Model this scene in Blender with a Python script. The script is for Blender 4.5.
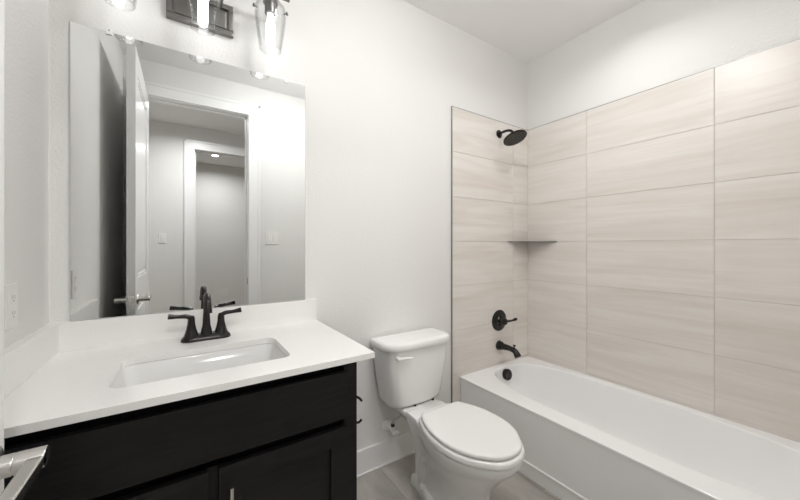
import bpy, bmesh, math, random
from mathutils import Vector, Matrix
random.seed(7)
PI = math.pi
S = bpy.context.scene
C = S.collection
for o in list(bpy.data.objects):
    bpy.data.objects.remove(o)

# ------------------------------------------------------------------ camera
cam_d = bpy.data.cameras.new('camera')
cam = bpy.data.objects.new('camera', cam_d)
C.objects.link(cam)
cam.location = (0.0, -1.612, 1.255)
cam.rotation_euler = (PI / 2, 0, math.radians(-33.6))
cam_d.sensor_width = 36.0
cam_d.lens = 36.0 * 325.0 / 800.0
cam_d.shift_y = -4.0 / 800.0
cam_d.clip_start = 0.02
S.camera = cam

# ------------------------------------------------------------------ world, exposure
w = bpy.data.worlds.new('world')
S.world = w
w.use_nodes = True
w.node_tree.nodes['Background'].inputs[0].default_value = (0.9, 0.93, 1.0, 1)
w.node_tree.nodes['Background'].inputs[1].default_value = 0.3
S.view_settings.view_transform = 'Standard'
S.view_settings.look = 'None'
S.view_settings.gamma = 1.0
S.view_settings.use_curve_mapping = False
S.view_settings.exposure = 0.28
S.cycles.max_bounces = 14
S.cycles.diffuse_bounces = 8
S.cycles.glossy_bounces = 6
S.cycles.transmission_bounces = 8
S.cycles.transparent_max_bounces = 24
S.cycles.caustics_reflective = False
S.cycles.caustics_refractive = False
S.cycles.sample_clamp_indirect = 6.0

LAMP = (1.0, 0.995, 0.99)          # colour of the room's lamps
BULB_STRENGTH = 6.5               # vanity bulbs
CAN_POWER = 3.0  # recessed light over the tub
FILL_DOME_STRENGTH = 53.0              # added soft fill light, unseen, on the bathroom ceiling
HALL_POWER = 15.0
FAR_POWER = 12.0

# room dimensions (mirror wall is y = 0, the room runs towards -y)
XL, XR = -0.39, 2.302
YF, YH0, YH1 = -1.65, -1.77, -3.16
ZC = 2.727

# ------------------------------------------------------------------ materials
def new_mat(name):
    m = bpy.data.materials.new(name)
    m.use_nodes = True
    nt = m.node_tree
    return m, nt, nt.nodes['Principled BSDF']

def setp(b, **kw):
    for k, v in kw.items():
        b.inputs[k.replace('_', ' ')].default_value = v

def add_bump(nt, b, scale, strength, dist=0.002, detail=3.0, coord='Object', rough=0.5):
    tc = nt.nodes.new('ShaderNodeTexCoord')
    n = nt.nodes.new('ShaderNodeTexNoise')
    n.inputs['Scale'].default_value = scale
    n.inputs['Detail'].default_value = detail
    n.inputs['Roughness'].default_value = rough
    bp = nt.nodes.new('ShaderNodeBump')
    bp.inputs['Strength'].default_value = strength
    bp.inputs['Distance'].default_value = dist
    nt.links.new(tc.outputs[coord], n.inputs['Vector'])
    nt.links.new(n.outputs['Fac'], bp.inputs['Height'])
    nt.links.new(bp.outputs['Normal'], b.inputs['Normal'])
    return n

def plain(name, col, rough=0.5, metal=0.0, bump=None, spec=0.5, coat=0.0, var=0.0, vscale=20):
    m, nt, b = new_mat(name)
    setp(b, Base_Color=(*col, 1), Roughness=rough, Metallic=metal)
    b.inputs['Specular IOR Level'].default_value = spec
    if coat:
        b.inputs['Coat Weight'].default_value = coat
        b.inputs['Coat Roughness'].default_value = 0.05
    if bump:
        add_bump(nt, b, *bump)
    if var:
        tc = nt.nodes.new('ShaderNodeTexCoord')
        n = nt.nodes.new('ShaderNodeTexNoise')
        n.inputs['Scale'].default_value = vscale
        n.inputs['Detail'].default_value = 4
        r = nt.nodes.new('ShaderNodeValToRGB')
        r.color_ramp.elements[0].color = (*[c * (1 - var) for c in col], 1)
        r.color_ramp.elements[1].color = (*[min(1, c * (1 + var)) for c in col], 1)
        r.color_ramp.elements[0].position = 0.3
        r.color_ramp.elements[1].position = 0.7
        nt.links.new(tc.outputs['Object'], n.inputs['Vector'])
        nt.links.new(n.outputs['Fac'], r.inputs[0])
        nt.links.new(r.outputs[0], b.inputs['Base Color'])
    return m

M = {}
M['wall'] = plain('wall_paint', (0.775, 0.770, 0.755), 0.6, bump=(95, 0.35, 0.004, 2.5), spec=0.3)
M['ceil'] = plain('ceiling_paint', (0.90, 0.898, 0.89), 0.8, bump=(120, 0.25, 0.003, 2.5), spec=0.2)
M['trim'] = plain('white_trim_paint', (0.84, 0.84, 0.835), 0.35)
M['door'] = plain('white_door_paint', (0.83, 0.83, 0.825), 0.28)
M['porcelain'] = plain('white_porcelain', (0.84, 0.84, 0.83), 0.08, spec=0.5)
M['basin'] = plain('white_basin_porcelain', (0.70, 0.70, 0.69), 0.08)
M['acrylic'] = plain('white_tub_acrylic', (0.87, 0.87, 0.87), 0.13)
M['seat'] = plain('white_seat_plastic', (0.84, 0.84, 0.825), 0.2)
M['plastic'] = plain('white_plastic', (0.83, 0.82, 0.80), 0.3)
M['slot'] = plain('dark_slot', (0.25, 0.25, 0.245), 0.6)
M['quartz'] = plain('white_quartz', (0.83, 0.822, 0.805), 0.18, var=0.025, vscale=220)
M['bronze'] = plain('oil_rubbed_bronze', (0.013, 0.0115, 0.0105), 0.24, metal=0.3, bump=(400, 0.05, 0.0005, 2))
M['nickel'] = plain('satin_nickel', (0.60, 0.585, 0.56), 0.24, metal=1.0)
M['darknickel'] = plain('dark_brushed_nickel', (0.24, 0.235, 0.225), 0.3, metal=1.0)
M['edge'] = plain('tile_edge_metal', (0.30, 0.29, 0.28), 0.35, metal=0.7)
M['rubber'] = plain('black_rubber', (0.02, 0.02, 0.02), 0.6)
M['hose'] = plain('braided_hose', (0.55, 0.55, 0.54), 0.4, metal=0.4, bump=(900, 0.4, 0.001, 1))
M['grout'] = plain('grout', (0.60, 0.57, 0.53), 0.9)
M['fgrout'] = plain('floor_grout', (0.60, 0.58, 0.55), 0.9)
M['hallfloor'] = plain('hall_floor', (0.34, 0.29, 0.24), 0.4, var=0.2, vscale=6)

def wood_dark():
    m, nt, b = new_mat('espresso_wood')
    setp(b, Roughness=0.42)
    b.inputs['Specular IOR Level'].default_value = 0.28
    tc = nt.nodes.new('ShaderNodeTexCoord')
    mp = nt.nodes.new('ShaderNodeMapping')
    mp.inputs['Scale'].default_value = (3.0, 30.0, 30.0)
    n = nt.nodes.new('ShaderNodeTexNoise')
    n.inputs['Scale'].default_value = 2.2
    n.inputs['Detail'].default_value = 6
    n.inputs['Distortion'].default_value = 0.6
    r = nt.nodes.new('ShaderNodeValToRGB')
    r.color_ramp.elements[0].color = (0.0030, 0.0029, 0.0030, 1)
    r.color_ramp.elements[1].color = (0.0105, 0.0098, 0.0098, 1)
    r.color_ramp.elements[0].position = 0.3
    r.color_ramp.elements[1].position = 0.75
    bp = nt.nodes.new('ShaderNodeBump')
    bp.inputs['Strength'].default_value = 0.12
    bp.inputs['Distance'].default_value = 0.001
    L = nt.links.new
    L(tc.outputs['Object'], mp.inputs['Vector']); L(mp.outputs[0], n.inputs['Vector'])
    L(n.outputs['Fac'], r.inputs[0]); L(r.outputs[0], b.inputs['Base Color'])
    L(n.outputs['Fac'], bp.inputs['Height']); L(bp.outputs[0], b.inputs['Normal'])
    return m
M['wood'] = wood_dark()

def wall_tile():
    """pale travertine-look tile; UVs carry a random offset per tile so the veins break at the joints"""
    m, nt, b = new_mat('travertine_wall_tile')
    setp(b, Roughness=0.30)
    L = nt.links.new
    uv = nt.nodes.new('ShaderNodeUVMap'); uv.uv_map = 'tile'
    mp = nt.nodes.new('ShaderNodeMapping')
    mp.inputs['Scale'].default_value = (0.5, 4.6, 1.0)
    mp.inputs['Rotation'].default_value = (0, 0, 0.035)
    n1 = nt.nodes.new('ShaderNodeTexNoise')
    n1.inputs['Scale'].default_value = 1.5; n1.inputs['Detail'].default_value = 7
    n1.inputs['Roughness'].default_value = 0.62; n1.inputs['Distortion'].default_value = 0.9
    r1 = nt.nodes.new('ShaderNodeValToRGB')
    e = r1.color_ramp.elements
    e[0].position = 0.28; e[0].color = (0.665, 0.61, 0.565, 1)
    e[1].position = 0.74; e[1].color = (0.79, 0.76, 0.725, 1)
    k = e.new(0.44); k.color = (0.715, 0.675, 0.635, 1)
    k = e.new(0.55); k.color = (0.755, 0.725, 0.685, 1)
    mp2 = nt.nodes.new('ShaderNodeMapping')
    mp2.inputs['Scale'].default_value = (1.0, 26.0, 1.0)
    n2 = nt.nodes.new('ShaderNodeTexNoise')
    n2.inputs['Scale'].default_value = 1.3; n2.inputs['Detail'].default_value = 5
    n2.inputs['Distortion'].default_value = 0.5
    r2 = nt.nodes.new('ShaderNodeValToRGB')
    r2.color_ramp.elements[0].position = 0.33; r2.color_ramp.elements[0].color = (0.935, 0.915, 0.90, 1)
    r2.color_ramp.elements[1].position = 0.55; r2.color_ramp.elements[1].color = (1, 1, 1, 1)
    mix = nt.nodes.new('ShaderNodeMix'); mix.data_type = 'RGBA'; mix.blend_type = 'MULTIPLY'
    mix.inputs['Factor'].default_value = 0.7
    L(uv.outputs[0], mp.inputs['Vector']); L(mp.outputs[0], n1.inputs['Vector']); L(n1.outputs['Fac'], r1.inputs[0])
    L(uv.outputs[0], mp2.inputs['Vector']); L(mp2.outputs[0], n2.inputs['Vector']); L(n2.outputs['Fac'], r2.inputs[0])
    L(r1.outputs[0], mix.inputs[6]); L(r2.outputs[0], mix.inputs[7]); L(mix.outputs[2], b.inputs['Base Color'])
    return m
M['tile'] = wall_tile()

def floor_tile():
    m, nt, b = new_mat('taupe_floor_tile')
    setp(b, Roughness=0.38)
    L = nt.links.new
    uv = nt.nodes.new('ShaderNodeUVMap'); uv.uv_map = 'tile'
    mp = nt.nodes.new('ShaderNodeMapping'); mp.inputs['Scale'].default_value = (6.0, 1.5, 1.0)
    n = nt.nodes.new('ShaderNodeTexNoise')
    n.inputs['Scale'].default_value = 2.0; n.inputs['Detail'].default_value = 6; n.inputs['Distortion'].default_value = 0.7
    r = nt.nodes.new('ShaderNodeValToRGB')
    r.color_ramp.elements[0].position = 0.3; r.color_ramp.elements[0].color = (0.33, 0.31, 0.285, 1)
    r.color_ramp.elements[1].position = 0.72; r.color_ramp.elements[1].color = (0.46, 0.432, 0.397, 1)
    L(uv.outputs[0], mp.inputs['Vector']); L(mp.outputs[0], n.inputs['Vector'])
    L(n.outputs['Fac'], r.inputs[0]); L(r.outputs[0], b.inputs['Base Color'])
    return m
M['ftile'] = floor_tile()

M['mirror'] = plain('silvered_glass', (0.87, 0.885, 0.88), 0.0, metal=1.0)
M['glassedge'] = plain('polished_glass_edge', (0.62, 0.66, 0.65), 0.08)

def thin_glass(name, tint, gloss, bump=None, ior=1.5):
    m = bpy.data.materials.new(name); m.use_nodes = True
    nt = m.node_tree
    nt.nodes.clear()
    out = nt.nodes.new('ShaderNodeOutputMaterial')
    tr = nt.nodes.new('ShaderNodeBsdfTransparent'); tr.inputs[0].default_value = (*tint, 1)
    gl = nt.nodes.new('ShaderNodeBsdfGlossy'); gl.inputs['Roughness'].default_value = 0.03
    fr = nt.nodes.new('ShaderNodeLayerWeight'); fr.inputs['Blend'].default_value = 0.5
    pw = nt.nodes.new('ShaderNodeMath'); pw.operation = 'POWER'; pw.inputs[1].default_value = 4.0
    mu = nt.nodes.new('ShaderNodeMath'); mu.operation = 'MULTIPLY_ADD'; mu.inputs[1].default_value = 0.55 * gloss; mu.inputs[2].default_value = 0.04
    mx = nt.nodes.new('ShaderNodeMixShader')
    L = nt.links.new
    L(fr.outputs['Facing'], pw.inputs[0]); L(pw.outputs[0], mu.inputs[0]); L(mu.outputs[0], mx.inputs[0]); L(tr.outputs[0], mx.inputs[1]); L(gl.outputs[0], mx.inputs[2])
    ra = nt.nodes.new('ShaderNodeValToRGB')
    ra.color_ramp.elements[0].position = 0.35; ra.color_ramp.elements[0].color = (*tint, 1)
    ra.color_ramp.elements[1].position = 1.0; ra.color_ramp.elements[1].color = (0.80, 0.805, 0.805, 1)
    L(fr.outputs['Facing'], ra.inputs[0]); L(ra.outputs[0], tr.inputs[0])
    L(mx.outputs[0], out.inputs[0])
    if bump:
        tc = nt.nodes.new('ShaderNodeTexCoord')
        n = nt.nodes.new('ShaderNodeTexVoronoi'); n.inputs['Scale'].default_value = bump
        bp = nt.nodes.new('ShaderNodeBump'); bp.inputs['Strength'].default_value = 0.35; bp.inputs['Distance'].default_value = 0.003
        L(tc.outputs['Object'], n.inputs['Vector']); L(n.outputs['Distance'], bp.inputs['Height'])
        L(bp.outputs[0], fr.inputs['Normal']); L(bp.outputs[0], gl.inputs['Normal'])
    return m
M['glass'] = thin_glass('clear_shade_glass', (0.985, 0.988, 0.988), 1.0, bump=55)
M['clip'] = thin_glass('clear_clip_plastic', (0.88, 0.88, 0.87), 1.0)

def emit(name, col, s):
    m = bpy.data.materials.new(name); m.use_nodes = True
    nt = m.node_tree; nt.nodes.clear()
    out = nt.nodes.new('ShaderNodeOutputMaterial'); e = nt.nodes.new('ShaderNodeEmission')
    e.inputs[0].default_value = (*col, 1); e.inputs[1].default_value = s
    nt.links.new(e.outputs[0], out.inputs[0])
    return m
M['bulb'] = emit('lit_bulb', LAMP, BULB_STRENGTH)
M['lens'] = emit('lit_lens', LAMP, 1.3)
M['dome'] = emit('fill_dome_glow', LAMP, FILL_DOME_STRENGTH)  # glow of the added ceiling fill light

# ------------------------------------------------------------------ object helpers
def root_of(o):
    while o.parent:
        o = o.parent
    return o

def thing(name, label, cat, loc, group=None, kind=None):
    o = bpy.data.objects.new(name, None)
    o.empty_display_size = 0.05
    C.objects.link(o)
    o.location = loc
    o['label'] = label
    o['category'] = cat
    if group: o['group'] = group
    if kind: o['kind'] = kind
    return o

def obj(name, bm, mat, parent=None, smooth=None, label=None):
    """link a bmesh given in world coordinates as one object; smooth = auto-smooth angle in degrees"""
    bmesh.ops.recalc_face_normals(bm, faces=bm.faces[:])
    if parent is not None:
        off = root_of(parent).location
        bmesh.ops.translate(bm, verts=bm.verts[:], vec=-Vector(off))
    me = bpy.data.meshes.new(name)
    if smooth:
        lim = math.radians(smooth)
        for f in bm.faces: f.smooth = True
        for e in bm.edges:
            e.smooth = not (len(e.link_faces) == 2 and e.calc_face_angle(0) > lim)
    bm.to_mesh(me); bm.free()
    o = bpy.data.objects.new(name, me)
    for mm in (mat if isinstance(mat, (list, tuple)) else [mat]):
        me.materials.append(mm)
    C.objects.link(o)
    if smooth and smooth <= 45:
        wn = o.modifiers.new('weighted_normals', 'WEIGHTED_NORMAL')
        wn.keep_sharp = True; wn.weight = 90
    if parent is not None: o.parent = parent
    if label: o['label'] = label
    return o

def struct(name, bm, mat, parent=None, smooth=None):
    o = obj(name, bm, mat, parent, smooth)
    o['kind'] = 'structure'
    return o

def tag(o, label, cat, group=None):
    o['label'] = label; o['category'] = cat
    if group: o['group'] = group
    return o

def copy_tree(o, parent=None):
    c = o.copy()
    C.objects.link(c)
    c.parent = parent
    for ch in list(o.children):
        copy_tree(ch, c)
    return c

# ------------------------------------------------------------------ shape helpers
def BM(): return bmesh.new()

def box(bm, x0, x1, y0, y1, z0, z1, bevel=0.0, seg=2):
    r = bmesh.ops.create_cube(bm, size=1.0)
    vs = r['verts']
    for v in vs:
        v.co = Vector(((x0 + x1) / 2 + v.co.x * (x1 - x0), (y0 + y1) / 2 + v.co.y * (y1 - y0), (z0 + z1) / 2 + v.co.z * (z1 - z0)))
    if bevel:
        es = list({e for v in vs for e in v.link_edges})
        bmesh.ops.bevel(bm, geom=es, offset=bevel, segments=seg, affect='EDGES', profile=0.5)
    return bm

def loft(bm, loops, cap0=True, cap1=True, closed=True):
    rows = [[bm.verts.new(p) for p in lp] for lp in loops]
    n = len(rows[0])
    for a, b in zip(rows[:-1], rows[1:]):
        for i in range(n if closed else n - 1):
            j = (i + 1) % n
            bm.faces.new((a[i], a[j], b[j], b[i]))
    if cap0: bm.faces.new(rows[0][::-1])
    if cap1: bm.faces.new(rows[-1])
    return bm

def frame_for(d, up=Vector((0, 0, 1))):
    d = d.normalized()
    if abs(d.dot(up)) > 0.95: up = Vector((1, 0, 0))
    a = d.cross(up).normalized()
    return a, d.cross(a).normalized()

def sweep(bm, pts, rad, seg=14, flat=1.0, ref=None):
    """tube through pts; rad is one radius or a list; flat squashes the second axis"""
    pts = [Vector(p) for p in pts]
    if not isinstance(rad, (list, tuple)): rad = [rad] * len(pts)
    loops = []
    a = None
    for i, p in enumerate(pts):
        d = (pts[min(i + 1, len(pts) - 1)] - pts[max(i - 1, 0)])
        if d.length < 1e-9: d = Vector((0, 0, 1))
        d.normalize()
        if a is None:
            a, b = frame_for(d, Vector(ref) if ref else Vector((0, 0, 1)))
        else:
            a = (a - d * a.dot(d)).normalized(); b = d.cross(a).normalized()
        loops.append([p + (a * math.cos(2 * PI * k / seg) + b * math.sin(2 * PI * k / seg) * flat) * rad[i] for k in range(seg)])
    return loft(bm, loops)

def smooth_path(pts, n=6):
    """Catmull-Rom through pts"""
    P = [Vector(p) for p in pts]
    P = [2 * P[0] - P[1]] + P + [2 * P[-1] - P[-2]]
    out = []
    for i in range(1, len(P) - 2):
        for k in range(n):
            t = k / n
            p0, p1, p2, p3 = P[i - 1:i + 3]
            out.append(0.5 * ((2 * p1) + (p2 - p0) * t + (2 * p0 - 5 * p1 + 4 * p2 - p3) * t * t + (3 * p1 - p0 - 3 * p2 + p3) * t ** 3))
    out.append(P[-2])
    return out

def lerp_list(vals, n=6):
    """matching interpolation for radii"""
    out = []
    for a, b in zip(vals[:-1], vals[1:]):
        for k in range(n):
            t = k / n
            t = t * t * (3 - 2 * t)
            out.append(a + (b - a) * t)
    out.append(vals[-1])
    return out

def lathe(bm, prof, origin=(0, 0, 0), axis=(0, 0, 1), seg=28):
    """prof = [(radius, height along axis)]"""
    o = Vector(origin); d = Vector(axis).normalized()
    a, b = frame_for(d)
    loops = []
    for r, h in prof:
        r = max(r, 1e-5)
        loops.append([o + d * h + (a * math.cos(2 * PI * k / seg) + b * math.sin(2 * PI * k / seg)) * r for k in range(seg)])
    return loft(bm, loops)

def rrect(cx, cy, hx, hy, r, z, n=6):
    """rounded rectangle loop, counter-clockwise"""
    pts = []
    r = min(r, hx - 1e-4, hy - 1e-4)
    for q, (sx, sy) in enumerate(((1, 1), (-1, 1), (-1, -1), (1, -1))):
        for k in range(n + 1):
            t = q * PI / 2 + k / n * PI / 2
            pts.append((cx + sx * (hx - r) + r * math.cos(t), cy + sy * (hy - r) + r * math.sin(t), z))
    return pts

def boolean_cut(bm_a, bm_b):
    me_a = bpy.data.meshes.new('tmp_a'); bm_a.to_mesh(me_a); bm_a.free()
    me_b = bpy.data.meshes.new('tmp_b'); bm_b.to_mesh(me_b); bm_b.free()
    a = bpy.data.objects.new('tmp_a', me_a); b = bpy.data.objects.new('tmp_b', me_b)
    C.objects.link(a); C.objects.link(b)
    md = a.modifiers.new('cut', 'BOOLEAN'); md.object = b; md.operation = 'DIFFERENCE'; md.solver = 'EXACT'
    dg = bpy.context.evaluated_depsgraph_get(); dg.update()
    me = bpy.data.meshes.new_from_object(a.evaluated_get(dg))
    bm = bmesh.new(); bm.from_mesh(me)
    for o in (a, b): bpy.data.objects.remove(o)
    for m_ in (me_a, me_b, me): bpy.data.meshes.remove(m_)
    return bm

def tiles_mesh(bm, rects, to3d, thick_n, uvl, gap=0.0012, bev=0.0012):
    """individual tiles as bevelled slabs: rects in (u, v); to3d(u, v, t) gives a point, t = height above the bed"""
    for (u0, u1, v0, v1) in rects:
        ou, ov = random.uniform(0, 60), random.uniform(0, 60)
        a0, a1, b0, b1 = u0 + gap, u1 - gap, v0 + gap, v1 - gap
        lo = [(a0, b0), (a1, b0), (a1, b1), (a0, b1)]
        hi = [(a0 + bev, b0 + bev), (a1 - bev, b0 + bev), (a1 - bev, b1 - bev), (a0 + bev, b1 - bev)]
        L0 = [bm.verts.new(to3d(u, v, 0.0)) for u, v in lo]
        L1 = [bm.verts.new(to3d(u, v, thick_n - bev)) for u, v in lo]
        L2 = [bm.verts.new(to3d(u, v, thick_n)) for u, v in hi]
        uvs = {}
        for vs, cs in ((L0, lo), (L1, lo), (L2, hi)):
            for vv, c_ in zip(vs, cs): uvs[vv] = (c_[0] + ou, c_[1] + ov)
        fs = [bm.faces.new(L2), bm.faces.new(L0[::-1])]
        for A, B in ((L0, L1), (L1, L2)):
            for i in range(4):
                j = (i + 1) % 4
                fs.append(bm.faces.new((A[i], A[j], B[j], B[i])))
        for f in fs:
            for lp in f.loops: lp[uvl].uv = uvs[lp.vert]

# ================================================================== SETTING
# bathroom floor: grout bed and tiles
b = BM(); box(b, XL - 0.1, XR + 0.1, YH0, 0.1, -0.12, -0.004)
fl = struct('floor', b, M['fgrout'])
b = BM(); uvl = b.loops.layers.uv.new('tile')
rects = []
TX, TY = 0.31, 0.615
i0 = math.floor((XL - 0.918) / TX)
x = 0.918 + i0 * TX
col = 0
while x < XR:
    y = -0.629 - 4 * TY + (TY / 2 if (i0 + col) % 2 else 0)
    while y < 0:
        a0, a1, b0, b1 = max(x, XL), min(x + TX, XR), max(y, YH0), min(y + TY, 0.0)
        if a1 - a0 > 0.01 and b1 - b0 > 0.01: rects.append((a0, a1, b0, b1))
        y += TY
    x += TX; col += 1
tiles_mesh(b, rects, lambda u, v, t: (u, v, -0.004 + t), 0.004, uvl, gap=0.0016, bev=0.001)
struct('floor_tile', b, M['ftile'], parent=fl)

b = BM(); box(b, XL - 0.1, XR + 0.1, YH0, 0.1, ZC, ZC + 0.1)
struct('ceiling', b, M['ceil'])
b = BM(); box(b, XL - 0.1, XR + 0.1, 0.0, 0.1, 0, ZC)
struct('wall_back', b, M['wall'])
b = BM(); box(b, XL - 0.1, XL, YH0, 0.0, 0, ZC)
struct('wall_left', b, M['wall'])
b = BM(); box(b, XR, XR + 0.1, YH0, 0.0, 0, ZC)
struct('wall_right', b, M['wall'])
DX0, DX1, DZ = -0.25, 0.485, 2.445           # doorway
b = BM()
box(b, XL, DX0 - 0.02, YH0, YF, 0, ZC)
box(b, DX1 + 0.02, XR, YH0, YF, 0, ZC)
box(b, DX0 - 0.02, DX1 + 0.02, YH0, YF, DZ + 0.02, ZC)
struct('wall_front', b, M['wall'])

# hall and the room across it (seen in the mirror)
HX0, HX1 = -1.6, 2.6
b = BM(); box(b, HX0, HX1, -5.4, YH0, -0.12, 0); struct('floor_hall', b, M['hallfloor'])
b = BM(); box(b, HX0, HX1, -5.4, YH0, ZC, ZC + 0.1); struct('ceiling_hall', b, M['ceil'])
RX0, RX1 = 0.114, 0.875
b = BM()
box(b, HX0, RX0 - 0.02, YH1 - 0.12, YH1, 0, ZC)
box(b, RX1 + 0.02, HX1, YH1 - 0.12, YH1, 0, ZC)
box(b, RX0 - 0.02, RX1 + 0.02, YH1 - 0.12, YH1, DZ + 0.02, ZC)
struct('wall_hall', b, M['wall'])
b = BM(); box(b, HX0, HX1, -5.25, -5.15, 0, ZC); struct('wall_far', b, M['wall'])
b = BM()
box(b, HX0 - 0.1, HX0, -5.25, YH0, 0, ZC)
struct('wall_hall_left', b, M['wall'])
b = BM()
box(b, HX1, HX1 + 0.1, -5.25, YH0, 0, ZC)
struct('wall_hall_right', b, M['wall'])
b = BM()                                       # hall side of the bathroom wall beyond the bathroom
box(b, HX0, XL - 0.1, YH0, YF, 0, ZC)
box(b, XR + 0.1, HX1, YH0, YF, 0, ZC)
struct('wall_hall_near', b, M['wall'])

def casing(name, x0, x1, ztop, yface, ysign, cw=0.105, ct=0.018, wall=(0, 0)):
    """door casing on one wall face plus the jamb lining through the wall"""
    b = BM()
    y0, y1 = sorted((yface, yface + ysign * ct))
    rv = 0.006
    for s, xj in ((-1, x0 - rv), (1, x1 + rv)):
        a, c = sorted((xj, xj + s * cw))
        box(b, a, c, y0, y1, 0, ztop + rv, 0.003)
        a2, c2 = sorted((xj + s * (cw - 0.022), xj + s * cw))
        yy0, yy1 = sorted((yface, yface + ysign * (ct + 0.006)))
        box(b, a2, c2, yy0, yy1, 0, ztop + rv + cw, 0.003)
    box(b, x0 - rv - cw, x1 + rv + cw, y0, y1, ztop + rv, ztop + rv + cw, 0.003)
    yy0, yy1 = sorted((yface, yface + ysign * (ct + 0.006)))
    box(b, x0 - rv - cw, x1 + rv + cw, yy0, yy1, ztop + rv + cw - 0.022, ztop + rv + cw, 0.003)
    return struct(name, b, M['trim'], smooth=30)

def jamb(name, x0, x1, ztop, ya, yb, stop=True):
    b = BM()
    box(b, x0 - 0.02, x0, ya, yb, 0, ztop + 0.02, 0.0015)
    box(b, x1, x1 + 0.02, ya, yb, 0, ztop + 0.02, 0.0015)
    box(b, x0, x1, ya, yb, ztop, ztop + 0.02, 0.0015)
    if stop:
        ym = (ya + yb) / 2
        box(b, x0, x0 + 0.011, ym - 0.03, ym + 0.005, 0, ztop, 0.0015)
        box(b, x1 - 0.011, x1, ym - 0.03, ym + 0.005, 0, ztop, 0.0015)
        box(b, x0, x1, ym - 0.03, ym + 0.005, ztop - 0.011, ztop, 0.0015)
    return struct(name, b, M['trim'], smooth=30)

casing('trim_1', DX0, DX1, DZ, YF, 1, cw=0.1)
jamb('trim_2', DX0, DX1, DZ, YH0, YF)
casing('trim_3', DX0, DX1, DZ, YH0, -1, cw=0.1)
casing('trim_4', RX0, RX1, DZ, YH1, 1, cw=0.108)
jamb('trim_5', RX0, RX1, DZ, YH1 - 0.12, YH1)

# baseboards
def base_run(b, x0, x1, y0, y1):
    box(b, x0, x1, y0, y1, 0, 0.135, 0.003)
b = BM(); base_run(b, 0.498, 1.475, -0.015, 0.0)
box(b, 0.498, 1.475, -0.022, 0.0, 0.0, 0.010, 0.003)
struct('baseboard_back', b, M['trim'], smooth=30)
b = BM(); base_run(b, DX1 + 0.112, 1.44, YF, YF + 0.015); struct('baseboard_front', b, M['trim'], smooth=30)
b = BM(); base_run(b, XL, XL + 0.015, YF, -0.63); struct('baseboard_left', b, M['trim'], smooth=30)

# ------------------------------------------------------------------ wall tile around the tub
TOP, ROW, TW = 2.182, 0.2985, 0.632
TT = 0.010                                  # tile build-up
EDGE = 1.478
def rows():
    return [(max(TOP - (k + 1) * ROW, 0.0), TOP - k * ROW) for k in range(8) if TOP - k * ROW > 0.01]

# back (plumbing) wall
b = BM(); box(b, EDGE + 0.004, XR, -TT * 0.72, 0.0, 0, TOP - 0.003)
wt = struct('wall_tile_back', b, M['grout'])
b = BM(); uvl = b.loops.layers.uv.new('tile')
rc = []
joint = XR - 0.192
for k, (z0, z1) in enumerate(rows()):
    rc += [(EDGE + 0.004, joint, z0, z1), (joint, XR, z0, z1)]
tiles_mesh(b, rc, lambda u, v, t: (u, -0.002 - t, v), TT - 0.002, uvl)
struct('wall_tile_back_field', b, M['tile'], parent=wt)
# right (long) wall
b = BM(); box(b, XR - TT * 0.72, XR, YF, -TT, 0, TOP - 0.003)
wt = struct('wall_tile_right', b, M['grout'])
b = BM(); uvl = b.loops.layers.uv.new('tile')
rc = []
for k, (z0, z1) in enumerate(rows()):
    for y0, y1 in ((-0.468, -TT), (-0.468 - 0.642, -0.468), (YF, -0.468 - 0.642)):
        rc.append((y0, y1, z0, z1))
tiles_mesh(b, rc, lambda u, v, t: (XR - 0.002 - t, u, v), TT - 0.002, uvl)
struct('wall_tile_right_field', b, M['tile'], parent=wt)
# front end of the alcove
b = BM(); box(b, EDGE + 0.004, XR - TT, YF, YF + TT * 0.72, 0, TOP - 0.003)
wt = struct('wall_tile_front', b, M['grout'])
b = BM(); uvl = b.loops.layers.uv.new('tile')
rc = []
for k, (z0, z1) in enumerate(rows()):
    rc += [(EDGE + 0.004, joint, z0, z1), (joint, XR - TT, z0, z1)]
tiles_mesh(b, rc, lambda u, v, t: (u, YF + 0.002 + t, v), TT - 0.002, uvl)
struct('wall_tile_front_field', b, M['tile'], parent=wt)
# metal edge trims
b = BM()
box(b, EDGE, EDGE + 0.0035, -TT - 0.0015, 0.0, 0.0, TOP + 0.0015, 0.0006, 1)
box(b, EDGE, XR, -TT - 0.001, 0.0, TOP - 0.0022, TOP + 0.0008)
box(b, XR - TT - 0.001, XR, YF, 0.0, TOP - 0.0022, TOP + 0.0008)
struct('trim_6', b, M['edge'])

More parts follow.
